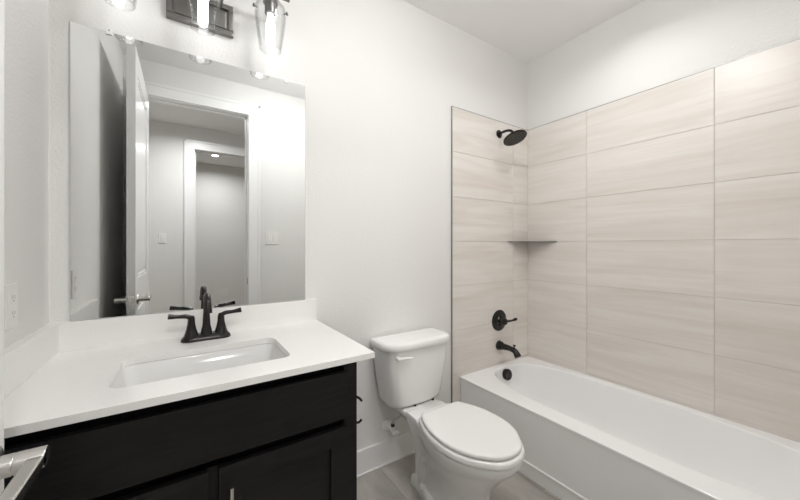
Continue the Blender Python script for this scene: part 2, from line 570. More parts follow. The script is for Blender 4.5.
# ------------------------------------------------------------------ the open bathroom door
DT0, DT1 = -0.278, -0.236                    # leaf thickness in x
DY0, DY1 = -1.640, -0.840                    # hinge edge, free edge
dr = thing('door_1', 'open white two-panel bathroom door with satin nickel lever, at the left edge', 'door', ((DT0 + DT1) / 2, DY0, 0.0), kind='structure')
b = BM()
z0, z1 = 0.012, 2.432
st = 0.115
box(b, DT0, DT1, DY0, DY0 + st, z0, z1, 0.001)
box(b, DT0, DT1, DY1 - st, DY1, z0, z1, 0.001)
for a, c in ((z0, 0.24), (0.90, 1.06), (z1 - 0.13, z1)):
    box(b, DT0, DT1, DY0 + st - 0.001, DY1 - st + 0.001, a, c)
obj('door_frame', b, M['door'], dr, smooth=30)
for a, c in ((0.24, 0.90), (1.06, z1 - 0.13)):
    b = BM()
    box(b, DT0 + 0.010, DT1 - 0.010, DY0 + st - 0.004, DY1 - st + 0.004, a - 0.004, c + 0.004)
    y0, y1 = DY0 + st, DY1 - st
    for (u0, u1, v0, v1) in ((y0, y0 + 0.02, a, c), (y1 - 0.02, y1, a, c), (y0, y1, a, a + 0.02), (y0, y1, c - 0.02, c)):
        box(b, DT0 + 0.004, DT1 - 0.004, u0, u1, v0, v1, 0.003)
    box(b, DT0 + 0.005, DT1 - 0.005, y0 + 0.045, y1 - 0.045, a + 0.045, c - 0.045, 0.004)
    obj('panel', b, M['door'], dr, smooth=30)
HZ, HY = 0.935, DY1 - 0.062
for s, xf in ((1, DT1), (-1, DT0)):
    b = BM()
    lathe(b, [(0.0, 0), (0.033, 0), (0.033, 0.006), (0.030, 0.010), (0.017, 0.012), (0.0, 0.012)], (xf, HY, HZ), (s, 0, 0), 36)
    rose = obj('handle_rose', b, M['nickel'], dr, smooth=40, label='round satin nickel rose')
    b = BM()
    lathe(b, [(0.0, 0.010), (0.0155, 0.010), (0.0155, 0.028), (0.0148, 0.0295), (0.0155, 0.031), (0.0155, 0.060), (0.0145, 0.062), (0.0, 0.062)], (xf, HY, HZ), (s, 0, 0), 28)
    ax, bx_ = sorted((xf + s * 0.043, xf + s * 0.062))
    box(b, ax, bx_, HY - 0.118, HY, HZ - 0.0085, HZ + 0.0085, 0.003, 3)
    obj('handle', b, M['nickel'], dr, smooth=35, label='straight satin nickel lever')
b = BM(); box(b, DT0 + 0.008, DT1 - 0.008, DY1 - 0.001, DY1 + 0.0016, HZ - 0.029, HZ + 0.029, 0.0006, 1)
box(b, DT0 + 0.014, DT1 - 0.014, DY1, DY1 + 0.010, HZ - 0.010, HZ + 0.010, 0.003)
obj('latch_plate', b, M['nickel'], dr, smooth=30)
for hz in (0.25, 1.22, 2.2):
    b = BM(); sweep(b, [(DT0 - 0.004, DY0 + 0.0, hz - 0.045), (DT0 - 0.004, DY0 + 0.0, hz + 0.045)], 0.0065)
    obj('hinge', b, M['nickel'], dr, smooth=40)
b = BM(); box(b, DX1 - 0.0015, DX1 + 0.001, YF - 0.032, YF - 0.006, HZ - 0.029, HZ + 0.029)
tag(obj('strike_plate', b, M['darknickel']), 'dark strike plate on the doorway jamb seen in the mirror', 'strike plate')

# ================================================================== VANITY
CF, CXR, CZ = -0.619, 0.5546, 0.885          # counter front edge, right end, top
CAB_R, CAB_L, CABF = 0.497, -0.372, -0.594   # cabinet right side, left side, face-frame front
vc = thing('vanity_cabinet', 'espresso dark wood vanity cabinet with shaker doors under the white countertop', 'cabinet', (0.0635, -0.3, 0.0))
b = BM()
T = 0.018
box(b, CAB_L, CAB_L + T, CABF + T, -0.001, 0, CZ - 0.021)
box(b, CAB_R - T, CAB_R, CABF + T, -0.023, 0.136, CZ - 0.021)
box(b, CAB_R - T, CAB_R, CABF + T, -0.023, 0.0, 0.137)
box(b, CAB_L, CAB_R, -0.022, -0.016, 0.14, CZ - 0.2)
box(b, CAB_L, CAB_R, CABF + T, -0.02, 0.10, 0.118)
box(b, CAB_L + T, CAB_R - T, CABF + 0.08, CABF + 0.095, 0, 0.10)
box(b, CAB_L + T, CAB_R - T, CABF + T + 0.012, CABF + T + 0.024, 0.60, CZ - 0.022)
obj('carcass', b, M['wood'], vc)
b = BM()
FX0, FX1, FXM0, FXM1 = -0.322, 0.4525, 0.0525, 0.078
ff0, ff1 = CABF, CABF + T + 0.002
box(b, CAB_L, FX0 + 0.006, ff0, ff1, 0.10, CZ - 0.021)
box(b, FX1 - 0.004, CAB_R, ff0, ff1, 0.10, CZ - 0.021)
box(b, FX0, FX1, ff0 + 0.0005, ff1, 0.853, CZ - 0.021)
box(b, FXM0 - 0.004, FXM1 + 0.004, ff0 + 0.0005, ff1, 0.1, 0.655)
box(b, FX0, FX1, ff0 + 0.0005, ff1, 0.10, 0.135)
obj('face_frame', b, M['wood'], vc)
OV = 0.022
b = BM(); box(b, FX0, FX1, ff0 - OV, ff0, 0.683, 0.838, 0.0018)
obj('false_front', b, M['wood'], vc, smooth=30)
for nm, x0, x1, px in (('left', FX0, FXM0, 0.022), ('right', FXM1, FX1, 0.106)):
    zt, zb, fw = 0.656, 0.118, 0.057
    b = BM()
    box(b, x0, x0 + fw, ff0 - OV, ff0, zb, zt, 0.0015)
    box(b, x1 - fw, x1, ff0 - OV, ff0, zb, zt, 0.0015)
    box(b, x0 + fw - 0.001, x1 - fw + 0.001, ff0 - OV, ff0, zb, zb + fw, 0.0015)
    box(b, x0 + fw - 0.001, x1 - fw + 0.001, ff0 - OV, ff0, zt - fw, zt, 0.0015)
    d = obj('door', b, M['wood'], vc, smooth=30)
    b = BM(); box(b, x0 + fw - 0.004, x1 - fw + 0.004, ff0 - OV + 0.011, ff0 - 0.002, zb + fw - 0.004, zt - fw + 0.004)
    obj('panel', b, M['wood'], d)
    b = BM()
    yb = ff0 - OV
    sweep(b, [(px, yb - 0.030, 0.612), (px, yb - 0.030, 0.610), (px, yb - 0.030, 0.462), (px, yb - 0.030, 0.460)], [0.0045, 0.0055, 0.0055, 0.0045], 16)
    for zz in (0.590, 0.482):
        sweep(b, [(px, yb, zz), (px, yb - 0.029, zz)], 0.0045, 12)
    obj('handle', b, M['nickel'], d, smooth=40, label='slim nickel bar pull')

# bracket on the right side of the cabinet
tp = thing('towel_bracket', 'small dark bracket with two hooked arms on the right side of the vanity cabinet', 'bracket', (CAB_R, -0.50, 0.63))
b = BM(); box(b, CAB_R - 0.001, CAB_R + 0.005, -0.512, -0.488, 0.585, 0.700, 0.002)
obj('back_plate', b, M['bronze'], tp, smooth=30)
b = BM(); sweep(b, smooth_path([(CAB_R + 0.004, -0.5, 0.695), (CAB_R + 0.030, -0.502, 0.694), (CAB_R + 0.052, -0.504, 0.682), (CAB_R + 0.064, -0.505, 0.668)]), 0.0046, 10)
obj('arm', b, M['bronze'], tp, smooth=50)
b = BM(); sweep(b, smooth_path([(CAB_R + 0.004, -0.5, 0.602), (CAB_R + 0.030, -0.502, 0.594), (CAB_R + 0.052, -0.504, 0.590), (CAB_R + 0.064, -0.505, 0.598)]), 0.0046, 10)
obj('arm', b, M['bronze'], tp, smooth=50)

# countertop with sink cut-out, backsplash and side splash
SX, SY, SHX, SHY = 0.069, -0.365, 0.234, 0.138
ct = thing('vanity_countertop', 'white quartz vanity countertop with backsplash on the dark cabinet', 'countertop', (0.08, -0.31, CZ - 0.021))
b = BM(); box(b, XL, CXR, CF, 0.0, CZ - 0.021, CZ, 0.0015, 2)
c = BM(); loft(c, [rrect(SX, SY, SHX, SHY, 0.032, CZ - 0.05, 8), rrect(SX, SY, SHX, SHY, 0.032, CZ + 0.05, 8)])
obj('slab', boolean_cut(b, c), M['quartz'], ct, smooth=25)
b = BM(); box(b, XL, CXR, -0.019, 0.0, CZ, 0.988, 0.0012)
obj('backsplash', b, M['quartz'], ct, smooth=30)
b = BM(); box(b, XL, XL + 0.028, CF + 0.004, -0.0192, CZ, 0.988, 0.0012)
obj('side_splash', b, M['quartz'], ct, smooth=30)

# undermount sink
sk = thing('undermount_sink', 'white rectangular undermount sink set into the vanity countertop', 'sink', (SX, SY, CZ - 0.16))
b = BM()
zt = CZ - 0.0212
loops = [rrect(SX, SY, SHX - 0.075, SHY - 0.055, 0.05, zt - 0.145, 8),
         rrect(SX, SY, SHX - 0.01, SHY - 0.01, 0.05, zt - 0.115, 8),
         rrect(SX, SY, SHX + 0.014, SHY + 0.014, 0.045, zt - 0.02, 8),
         rrect(SX, SY, SHX + 0.022, SHY + 0.022, 0.045, zt - 0.012, 8),
         rrect(SX, SY, SHX + 0.022, SHY + 0.022, 0.045, zt, 8),
         rrect(SX, SY, SHX + 0.003, SHY + 0.003, 0.034, zt, 8),
         rrect(SX, SY, SHX - 0.002, SHY - 0.002, 0.034, zt - 0.006, 8),
         rrect(SX, SY, SHX - 0.016, SHY - 0.008, 0.04, zt - 0.085, 8),
         rrect(SX, SY, SHX - 0.030, SHY - 0.017, 0.05, zt - 0.112, 8),
         rrect(SX, SY, SHX - 0.055, SHY - 0.036, 0.06, zt - 0.126, 8),
         rrect(SX, SY + 0.01, 0.06, 0.04, 0.038, zt - 0.133, 8),
         rrect(SX, SY + 0.01, 0.024, 0.024, 0.023, zt - 0.135, 8)]
loft(b, loops)
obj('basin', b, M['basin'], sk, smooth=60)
b = BM(); lathe(b, [(0.0, 0.0005), (0.029, 0.0005), (0.031, 0.003), (0.027, 0.005), (0.020, 0.004), (0.018, 0.007), (0.0, 0.008)], (SX, SY + 0.01, zt - 0.136), (0, 0, 1))
obj('drain', b, M['bronze'], sk, smooth=40, label='dark bronze drain')

# faucet
FX, FY = 0.0745, -0.104
fc = thing('bathroom_faucet', 'dark bronze two-handle faucet standing on the white vanity countertop', 'faucet', (FX, FY, CZ))
b = BM()
def stadium(hx, hy, z): return rrect(FX, FY, hx, hy, hy, z, 8)
loft(b, [stadium(0.086, 0.030, CZ), stadium(0.086, 0.030, CZ + 0.006), stadium(0.083, 0.027, CZ + 0.012), stadium(0.076, 0.022, CZ + 0.020), stadium(0.066, 0.016, CZ + 0.024)])
obj('base', b, M['bronze'], fc, smooth=45)
b = BM()
pts = [(FX, FY, CZ + 0.012), (FX, FY, CZ + 0.03), (FX, FY, CZ + 0.065), (FX, FY, CZ + 0.11), (FX, FY - 0.004, CZ + 0.148), (FX, FY - 0.026, CZ + 0.173), (FX, FY - 0.056, CZ + 0.173), (FX, FY - 0.080, CZ + 0.156), (FX, FY - 0.090, CZ + 0.130)]
rad = [0.0240, 0.0195, 0.0135, 0.0115, 0.0115, 0.0118, 0.0122, 0.0126, 0.0130]
sweep(b, smooth_path(pts, 6), lerp_list(rad, 6), 20)
spt = obj('spout', b, M['bronze'], fc, smooth=50)
b = BM(); sweep(b, [(FX, FY - 0.089, CZ + 0.133), (FX, FY - 0.0925, CZ + 0.117)], [0.0146, 0.0146], 20)
obj('aerator', b, M['bronze'], spt, smooth=40)
for s in (-1, 1):
    b = BM()
    hx = FX + s * 0.051
    lathe(b, [(0.0, 0.006), (0.0285, 0.006), (0.0280, 0.014), (0.0225, 0.028), (0.0170, 0.046), (0.0132, 0.066), (0.0118, 0.088), (0.0085, 0.097), (0.0, 0.099)], (hx, FY, CZ), (0, 0, 1), 24)
    sweep(b, smooth_path([(hx - s * 0.004, FY, CZ + 0.084), (hx + s * 0.014, FY, CZ + 0.096), (hx + s * 0.042, FY - 0.004, CZ + 0.099), (hx + s * 0.074, FY - 0.008, CZ + 0.1035)], 5), lerp_list([0.0105, 0.0085, 0.0075, 0.0100], 5), 16, flat=1.0)
    obj('handle', b, M['bronze'], fc, smooth=45)

# mirror
MX0, MX1, MZ0, MZ1 = -0.337, 0.503, 0.9885, 2.052
mr = thing('wall_mirror', 'large frameless mirror on the wall standing on the vanity backsplash', 'mirror', ((MX0 + MX1) / 2, 0.0, MZ0))
b = BM(); box(b, MX0, MX1, -0.0055, -0.0008, MZ0, MZ1)
obj('glass_edge', b, M['glassedge'], mr)
b = BM(); box(b, MX0 + 0.0012, MX1 - 0.0012, -0.0062, -0.0054, MZ0 + 0.0012, MZ1 - 0.0012)
obj('glass', b, M['mirror'], mr)
for cxp in (-0.232, 0.4085):
    b = BM()
    box(b, cxp - 0.009, cxp + 0.009, -0.0105, -0.0064, MZ1 - 0.012, MZ1 + 0.009, 0.0018)
    box(b, cxp - 0.009, cxp + 0.009, -0.0064, 0.0, MZ1 + 0.0005, MZ1 + 0.009, 0.0012)
    cl = obj('clip', b, M['plastic'], mr, smooth=40)
    b = BM(); lathe(b, [(0.0, 0), (0.0035, 0), (0.0025, 0.0018), (0.0, 0.002)], (cxp, -0.0105, MZ1 + 0.004), (0, -1, 0), 12)
    obj('screw', b, M['nickel'], cl)

# ------------------------------------------------------------------ vanity light
LX, LD = 0.0615, -0.13
vl = thing('vanity_light', 'three-bulb vanity light with clear glass shades and dark nickel plate above the mirror', 'wall lamp', (LX, 0.0, 2.24))
PZ0, PZ1, PX0, PX1 = 2.172, 2.302, -0.060, 0.181
b = BM()
box(b, PX0, PX1, -0.010, -0.0005, PZ0, PZ1, 0.002)
fwid = 0.022
for (x0, x1, z0, z1) in ((PX0, PX1, PZ0, PZ0 + fwid), (PX0, PX1, PZ1 - fwid, PZ1), (PX0, PX0 + fwid, PZ0 + fwid, PZ1 - fwid), (PX1 - fwid, PX1, PZ0 + fwid, PZ1 - fwid)):
    box(b, x0, x1, -0.024, -0.008, z0, z1, 0.004)
pl = obj('back_plate', b, M['darknickel'], vl, smooth=30)
b = BM(); box(b, PX0 + fwid + 0.006, PX1 - fwid - 0.006, -0.016, -0.009, PZ0 + fwid + 0.006, PZ1 - fwid - 0.006, 0.003)
obj('plate_center', b, M['darknickel'], pl, smooth=30)
BZ = 2.352
b = BM()
sweep(b, [(LX - 0.33, LD, BZ), (LX + 0.33, LD, BZ)], 0.010, 16)
for s in (-1, 1):
    sweep(b, smooth_path([(LX + s * 0.07, -0.02, 2.285), (LX + s * 0.07, -0.06, 2.30), (LX + s * 0.07, -0.105, 2.335), (LX + s * 0.07, LD, BZ)]), 0.007, 12)
obj('arm', b, M['darknickel'], vl, smooth=45)
for k in (-1, 0, 1):
    cx = LX + k * 0.25
    b = BM()
    lathe(b, [(0.0, BZ - 2.2), (0.013, BZ - 2.2), (0.013, 0.122), (0.030, 0.118), (0.030, 0.103), (0.0235, 0.100), (0.0235, 0.058), (0.020, 0.054), (0.0, 0.054)], (cx, LD, 2.2), (0, 0, 1), 28)
    sock = obj('socket', b, M['darknickel'], vl, smooth=40)
    b = BM()
    prof = [(0.0275, 2.304), (0.050, 2.300), (0.060, 2.288), (0.0635, 2.266), (0.0625, 2.24), (0.054, 2.17), (0.047, 2.118), (0.0445, 2.103), (0.0425, 2.1005), (0.0405, 2.103), (0.0425, 2.118), (0.050, 2.17), (0.0590, 2.24), (0.0600, 2.266), (0.0570, 2.285), (0.048, 2.296), (0.0275, 2.300)]
    loops = [[(cx + r * math.cos(2 * PI * q / 36), LD + r * math.sin(2 * PI * q / 36), z) for q in range(36)] for r, z in prof]
    loops.append(loops[0])
    rws = [[b.verts.new(p) for p in lp] for lp in loops[:-1]]
    for i in range(len(rws)):
        A, B_ = rws[i], rws[(i + 1) % len(rws)]
        for q in range(36):
            b.faces.new((A[q], A[(q + 1) % 36], B_[(q + 1) % 36], B_[q]))
    shd = obj('glass_shade', b, M['glass'], vl, smooth=50, label='clear glass jar shade')
    for t in (200, 320, 80):
        t = math.radians(t)
        dv = Vector((math.cos(t), math.sin(t), 0))
        b = BM()
        p = Vector((cx, LD, 2.254)) + dv * 0.060
        lathe(b, [(0.0, 0), (0.0025, 0), (0.0025, 0.012), (0.0075, 0.012), (0.0075, 0.017), (0.0, 0.018)], p, dv, 12)
        obj('thumb_screw', b, M['darknickel'], shd, smooth=40)
    b = BM()
    lathe(b, [(0.0, 0.003), (0.008, 0.004), (0.0155, 0.012), (0.0175, 0.03), (0.0175, 0.11), (0.0120, 0.125), (0.0120, 0.148), (0.0, 0.149)], (cx, LD, 2.108), (0, 0, 1), 16)
    obj('bulb', b, M['bulb'], vl, smooth=60, label='lit tubular bulb')

# ================================================================== TOILET
TXC = 1.08
tl = thing('toilet', 'white two-piece elongated toilet with closed lid between vanity and bathtub', 'toilet', (TXC, -0.35, 0.0))
def tank_loop(hw, d0, d1, rf, bul, z, n=8):
    hw *= 0.972
    """plan of the tank: flat back at d0, bowed front at d1 (distances from the wall), front corner radius rf"""
    pts = []
    # back edge, left to right with small corners
    rb = 0.02
    def arc(cx, cd, r, a0, a1, k):
        for i in range(k + 1):
            a = a0 + (a1 - a0) * i / k
            pts.append([cx + r * math.cos(a), cd + r * math.sin(a)])
    arc(hw - rb, -(d0 + rb), rb, 0, PI / 2, 4)
    arc(-(hw - rb), -(d0 + rb), rb, PI / 2, PI, 4)
    arc(-(hw - rf), -(d1 - rf), rf, PI, 1.5 * PI, n)
    for i in range(1, 8):
        pts.append([-(hw - rf) + 2 * (hw - rf) * i / 8, -d1])
    arc(hw - rf, -(d1 - rf), rf, 1.5 * PI, 2 * PI, n)
    out = []
    for x_, y_ in pts:
        if y_ < -(d0 + d1) / 2:
            y_ -= bul * (1 - (x_ / hw) ** 2) * ((-y_ - (d0 + d1) / 2) / ((d1 - d0) / 2))
        out.append((TXC + x_, y_, z))
    return out
b = BM()
loft(b, [tank_loop(0.135, 0.060, 0.140, 0.03, 0.01, 0.388), tank_loop(0.158, 0.045, 0.163, 0.045, 0.014, 0.389),
         tank_loop(0.174, 0.036, 0.176, 0.055, 0.018, 0.398), tank_loop(0.183, 0.032, 0.182, 0.06, 0.02, 0.42),
         tank_loop(0.199, 0.030, 0.190, 0.06, 0.02, 0.52), tank_loop(0.212, 0.027, 0.196, 0.06, 0.021, 0.61), tank_loop(0.221, 0.025, 0.199, 0.06, 0.022, 0.702)])
obj('tank', b, M['porcelain'], tl, smooth=60)
b = BM()
loft(b, [tank_loop(0.222, 0.022, 0.201, 0.065, 0.022, 0.702), tank_loop(0.232, 0.016, 0.210, 0.07, 0.023, 0.706), tank_loop(0.235, 0.015, 0.213, 0.07, 0.023, 0.722),
         tank_loop(0.233, 0.016, 0.211, 0.07, 0.023, 0.738), tank_loop(0.226, 0.021, 0.205, 0.068, 0.022, 0.746), tank_loop(0.20, 0.045, 0.18, 0.06, 0.02, 0.749)])
obj('tank_lid', b, M['porcelain'], tl, smooth=60)
# flush lever on the front left
b = BM()
lx, ly, lz = TXC - 0.160, -0.207, 0.672
lathe(b, [(0.0, 0), (0.012, 0), (0.012, 0.006), (0.007, 0.010), (0.007, 0.018), (0.0, 0.018)], (lx, ly + 0.003, lz), (-0.25, -1, 0), 18)
sweep(b, smooth_path([(lx - 0.008, ly - 0.015, lz), (lx + 0.012, ly - 0.020, lz + 0.001), (lx + 0.045, ly - 0.026, lz + 0.001), (lx + 0.075, ly - 0.024, lz - 0.003)], 5), lerp_list([0.010, 0.010, 0.008, 0.006], 5), 12, flat=0.75)
obj('flush_lever', b, M['plastic'], tl, smooth=45)

def egg(hw, d0, d1, z, n=40, sq=2.3, back=0.55, bw=1.0):
    """elongated bowl plan: widest part nearer the back, round nose at d1"""
    pts = []
    dm = d0 + (d1 - d0) * 0.42
    for i in range(n):
        a = 2 * PI * i / n
        ca, sa = math.cos(a), math.sin(a)
        x_ = hw * math.copysign(abs(ca) ** (2 / 2.15), ca)
        if sa < 0:                       # nose
            y_ = -(dm + (d1 - dm) * abs(sa) ** (2 / 2.15))
        else:                            # back, squarer
            x_ = hw * math.copysign(abs(ca) ** (2 / 4.2), ca) * (1 - (1 - bw) * abs(sa) ** 1.5)
            y_ = -(dm - (dm - d0) * abs(sa) ** (2 / 4.2))
        pts.append((TXC + x_, y_, z))
    return pts
def outline(tab, z, inset=0.0, sx=1.0, d0=None, d1=None, k=5):
    """closed plan through half-width / wall-distance pairs, back to nose"""
    a, c_ = tab[0][0], tab[-1][0]
    d0 = a if d0 is None else d0
    d1 = c_ if d1 is None else d1
    side = []
    for d_, hw in tab:
        t = (d_ - a) / (c_ - a)
        side.append((hw * sx, d0 + (d1 - d0) * t))
    P = [Vector((-p[0], p[1], 0)) for p in side[::-1]][:1] + [Vector((p[0], p[1], 0)) for p in side[::-1][1:]]
    right = [Vector((p[0], p[1], 0)) for p in side]
    left = [Vector((-p[0], p[1], 0)) for p in side[-2::-1]]
    sp = smooth_path(right + left, k)
    mid = Vector((0, (d0 + d1) / 2, 0))
    out = []
    for p in sp:
        q = p
        if inset:
            q = p - (p - mid).normalized() * inset
        out.append((TXC + q.x, -q.y, z))
    return out
LID = [(0.350, 0.114), (0.357, 0.123), (0.385, 0.138), (0.43, 0.158), (0.485, 0.173), (0.54, 0.179), (0.595, 0.178), (0.65, 0.167), (0.70, 0.145), (0.74, 0.114), (0.774, 0.079), (0.791, 0.042), (0.797, 0.0)]
RIM = [(0.215, 0.108), (0.225, 0.117), (0.30, 0.121), (0.36, 0.136), (0.42, 0.157), (0.48, 0.174), (0.54, 0.183), (0.59, 0.183), (0.645, 0.173), (0.70, 0.151), (0.745, 0.118), (0.778, 0.083), (0.797, 0.044), (0.803, 0.0)]
# bowl and pedestal as one body
b = BM()
loft(b, [outline(RIM, 0.0, sx=0.70, d0=0.205, d1=0.668), outline(RIM, 0.014, sx=0.70, d0=0.205, d1=0.668), outline(RIM, 0.044, sx=0.675, d0=0.210, d1=0.664), outline(RIM, 0.050, sx=0.65, d0=0.215, d1=0.660), outline(RIM, 0.054, sx=0.55, d0=0.228, d1=0.652),
         outline(RIM, 0.10, sx=0.51, d0=0.232, d1=0.648), outline(RIM, 0.16, sx=0.53, d0=0.232, d1=0.656),
outline(RIM, 0.21, sx=0.62, d0=0.228, d1=0.668),
         outline(RIM, 0.255, sx=0.72, d0=0.225, d1=0.708), outline(RIM, 0.295, sx=0.84, d0=0.222, d1=0.742), outline(RIM, 0.325, sx=0.935, d0=0.22, d1=0.770), outline(RIM, 0.350, sx=0.985, d0=0.217, d1=0.790),
         outline(RIM, 0.368), outline(RIM, 0.384), outline(RIM, 0.391, 0.006)])
bowl = obj('bowl', b, M['porcelain'], tl, smooth=60)
# rear deck carrying the tank
b = BM()
loft(b, [rrect(TXC, -0.27, 0.060, 0.075, 0.04, 0.05, 6), rrect(TXC, -0.27, 0.060, 0.075, 0.04, 0.20, 6), rrect(TXC, -0.25, 0.072, 0.11, 0.04, 0.29, 6), rrect(TXC, -0.225, 0.098, 0.135, 0.03, 0.345, 6),
         rrect(TXC, -0.220, 0.116, 0.150, 0.022, 0.362, 6), rrect(TXC, -0.220, 0.117, 0.150, 0.022, 0.378, 6), rrect(TXC, -0.220, 0.110, 0.143, 0.02, 0.387, 6)])
obj('rear_deck', b, M['porcelain'], tl, smooth=60)
# trapway bulge on both sides
b = BM()
for s in (-1, 1):
    sweep(b, smooth_path([(TXC + s * 0.045, -0.50, 0.17), (TXC + s * 0.056, -0.42, 0.205), (TXC + s * 0.058, -0.34, 0.20), (TXC + s * 0.056, -0.295, 0.14), (TXC + s * 0.056, -0.29, 0.045)], 6), lerp_list([0.024, 0.030, 0.032, 0.030, 0.030], 6), 16)
obj('trapway', b, M['porcelain'], tl, smooth=60)
# seat, lid, hinges
def seat_loops(hw, d0, d1, z0, z1, r, dome=0.0):
    return [egg(hw - r, d0 + r, d1 - r, z0, bw=0.66), egg(hw, d0, d1, z0 + r * 0.7, bw=0.66), egg(hw, d0, d1, z1 - r * 0.9, bw=0.66), egg(hw - r * 0.35, d0 + r * 0.3, d1 - r * 0.35, z1 - r * 0.35, bw=0.66), egg(hw - r * 1.2, d0 + r, d1 - r * 1.2, z1, bw=0.66)]
b = BM(); loft(b, [outline(LID, 0.393, -0.002, d0=0.345, d1=0.800), outline(LID, 0.398, -0.009, d0=0.345, d1=0.800), outline(LID, 0.413, -0.009, d0=0.345, d1=0.800), outline(LID, 0.419, -0.003, d0=0.345, d1=0.800)])
obj('seat', b, M['seat'], tl, smooth=50)
b = BM()
loft(b, [outline(LID, 0.423, 0.006), outline(LID, 0.427, 0.0), outline(LID, 0.434, 0.0), outline(LID, 0.438, 0.002), outline(LID, 0.4405, 0.007), outline(LID, 0.4415, 0.02), outline(LID, 0.4425, 0.05), outline(LID, 0.443, 0.09)])
obj('lid', b, M['seat'], tl, smooth=50)
for s in (-1, 1):
    b = BM(); box(b, TXC + s * 0.072 - 0.018, TXC + s * 0.072 + 0.018, -0.355, -0.318, 0.392, 0.424, 0.006, 3)
    obj('hinge', b, M['seat'], tl, smooth=40)
for s in (-1, 1):
    b = BM(); lathe(b, [(0.0, 0), (0.0165, 0), (0.0165, 0.012), (0.012, 0.022), (0.0, 0.026)], (TXC + s * 0.085, -0.32, 0.045), (0, 0, 1), 18)
    obj('bolt_cap', b, M['plastic'], tl, smooth=50)
for s in (-0.036, 0.09):
    b = BM(); lathe(b, [(0.0, 0), (0.008, 0), (0.008, 0.012), (0.0, 0.012)], (TXC + s, -0.186, 0.385), (0, 0, 1), 14)
    obj('bumper', b, M['rubber'], tl, smooth=40, label='black rubber tank bumper')

# shut-off valve and supply hose
VX, VZ = 0.980, 0.215
sv = thing('shutoff_valve', 'white shutoff valve with supply hose on the wall under the toilet tank', 'valve', (VX, 0.0, VZ))
b = BM(); lathe(b, [(0.0, 0.0), (0.034, 0.0), (0.033, 0.004), (0.022, 0.010), (0.010, 0.012), (0.0, 0.012)], (VX, 0, VZ), (0, -1, 0), 26)
obj('escutcheon', b, M['plastic'], sv, smooth=50)
b = BM()
lathe(b, [(0.0, 0.008), (0.0085, 0.008), (0.0085, 0.05), (0.0125, 0.052), (0.0125, 0.078), (0.008, 0.080), (0.0, 0.080)], (VX, 0, VZ), (0, -1, 0), 18)
sweep(b, [(VX, -0.064, VZ), (VX, -0.064, VZ + 0.026)], 0.0085, 14)
obj('valve_body', b, M['plastic'], sv, smooth=50)
b = BM()
loops = []
for h, sc in ((0.080, 0.7), (0.084, 1.0), (0.098, 1.0), (0.102, 0.75)):
    loops.append([(VX + 0.020 * sc * math.cos(2 * PI * k / 24), -h, VZ + 0.012 * sc * math.sin(2 * PI * k / 24)) for k in range(24)])
loft(b, loops)
obj('handle', b, M['plastic'], sv, smooth=50)
b = BM(); sweep(b, smooth_path([(VX, -0.064, VZ + 0.024), (VX + 0.006, -0.066, VZ + 0.055), (VX + 0.045, -0.078, VZ + 0.080), (VX + 0.050, -0.09, VZ + 0.125), (VX + 0.000, -0.095, VZ + 0.146), (VX - 0.012, -0.095, VZ + 0.160)], 8), 0.0052, 12)
hs = obj('supply_hose', b, M['hose'], sv, smooth=60, label='braided grey supply hose')
b = BM(); lathe(b, [(0.0, 0), (0.014, 0), (0.014, 0.016), (0.0, 0.016)], (VX - 0.012, -0.095, VZ + 0.157), (0, 0, 1), 10)
obj('coupling_nut', b, M['rubber'], hs, smooth=40, label='dark coupling nut')
b = BM(); lathe(b, [(0.0, 0), (0.0105, 0), (0.0105, 0.013), (0.0, 0.013)], (VX, -0.064, VZ + 0.024), (0, 0, 1), 10)
obj('compression_nut', b, M['rubber'], hs, smooth=40, label='dark compression nut')

# ================================================================== BATHTUB
BX0, BX1, BY0, BY1, BZ1 = 1.546, XR - TT - 0.001, YF + TT + 0.001, -TT - 0.001, 0.377
bt = thing('bathtub', 'white alcove bathtub with flat apron along the tiled wall', 'bathtub', ((BX0 + BX1) / 2, -0.82, 0.0))
bcx, bcy = 1.950, -0.815
HXI, HYI = 0.292, 0.758
N = 96
corner = [math.atan2(BY1 - bcy, BX1 - bcx), math.atan2(BY1 - bcy, BX0 - bcx), math.atan2(BY0 - bcy, BX0 - bcx), math.atan2(BY0 - bcy, BX1 - bcx)]
angs = sorted(set([round(-PI + 2 * PI * i / N, 6) for i in range(N)] + [round(a + d_, 6) for a in corner for d_ in (-0.006, 0, 0.006)]))
def ray_rect(a, x0, x1, y0, y1):
    c_, s_ = math.cos(a), math.sin(a)
    t = 1e9
    if c_ > 1e-9: t = min(t, (x1 - bcx) / c_)
    if c_ < -1e-9: t = min(t, (x0 - bcx) / c_)
    if s_ > 1e-9: t = min(t, (y1 - bcy) / s_)
    if s_ < -1e-9: t = min(t, (y0 - bcy) / s_)
    return bcx + t * c_, bcy + t * s_
def rl(ins, z, x0=BX0): return [(*ray_rect(a, x0 + ins, BX1 - ins * 0.3, BY0 + ins * 0.3, BY1 - ins * 0.3), z) for a in angs]
def sl(hx, hy, z, n=3.0, cx=bcx, cy=bcy):
    out = []
    for a in angs:
        # keep the angular order but spread evenly over the oval
        c_, s_ = math.cos(a) / hx, math.sin(a) / hy
        t = (abs(c_) ** n + abs(s_) ** n) ** (-1 / n)
        out.append((cx + t * math.cos(a), cy + t * math.sin(a), z))
    return out
b = BM()
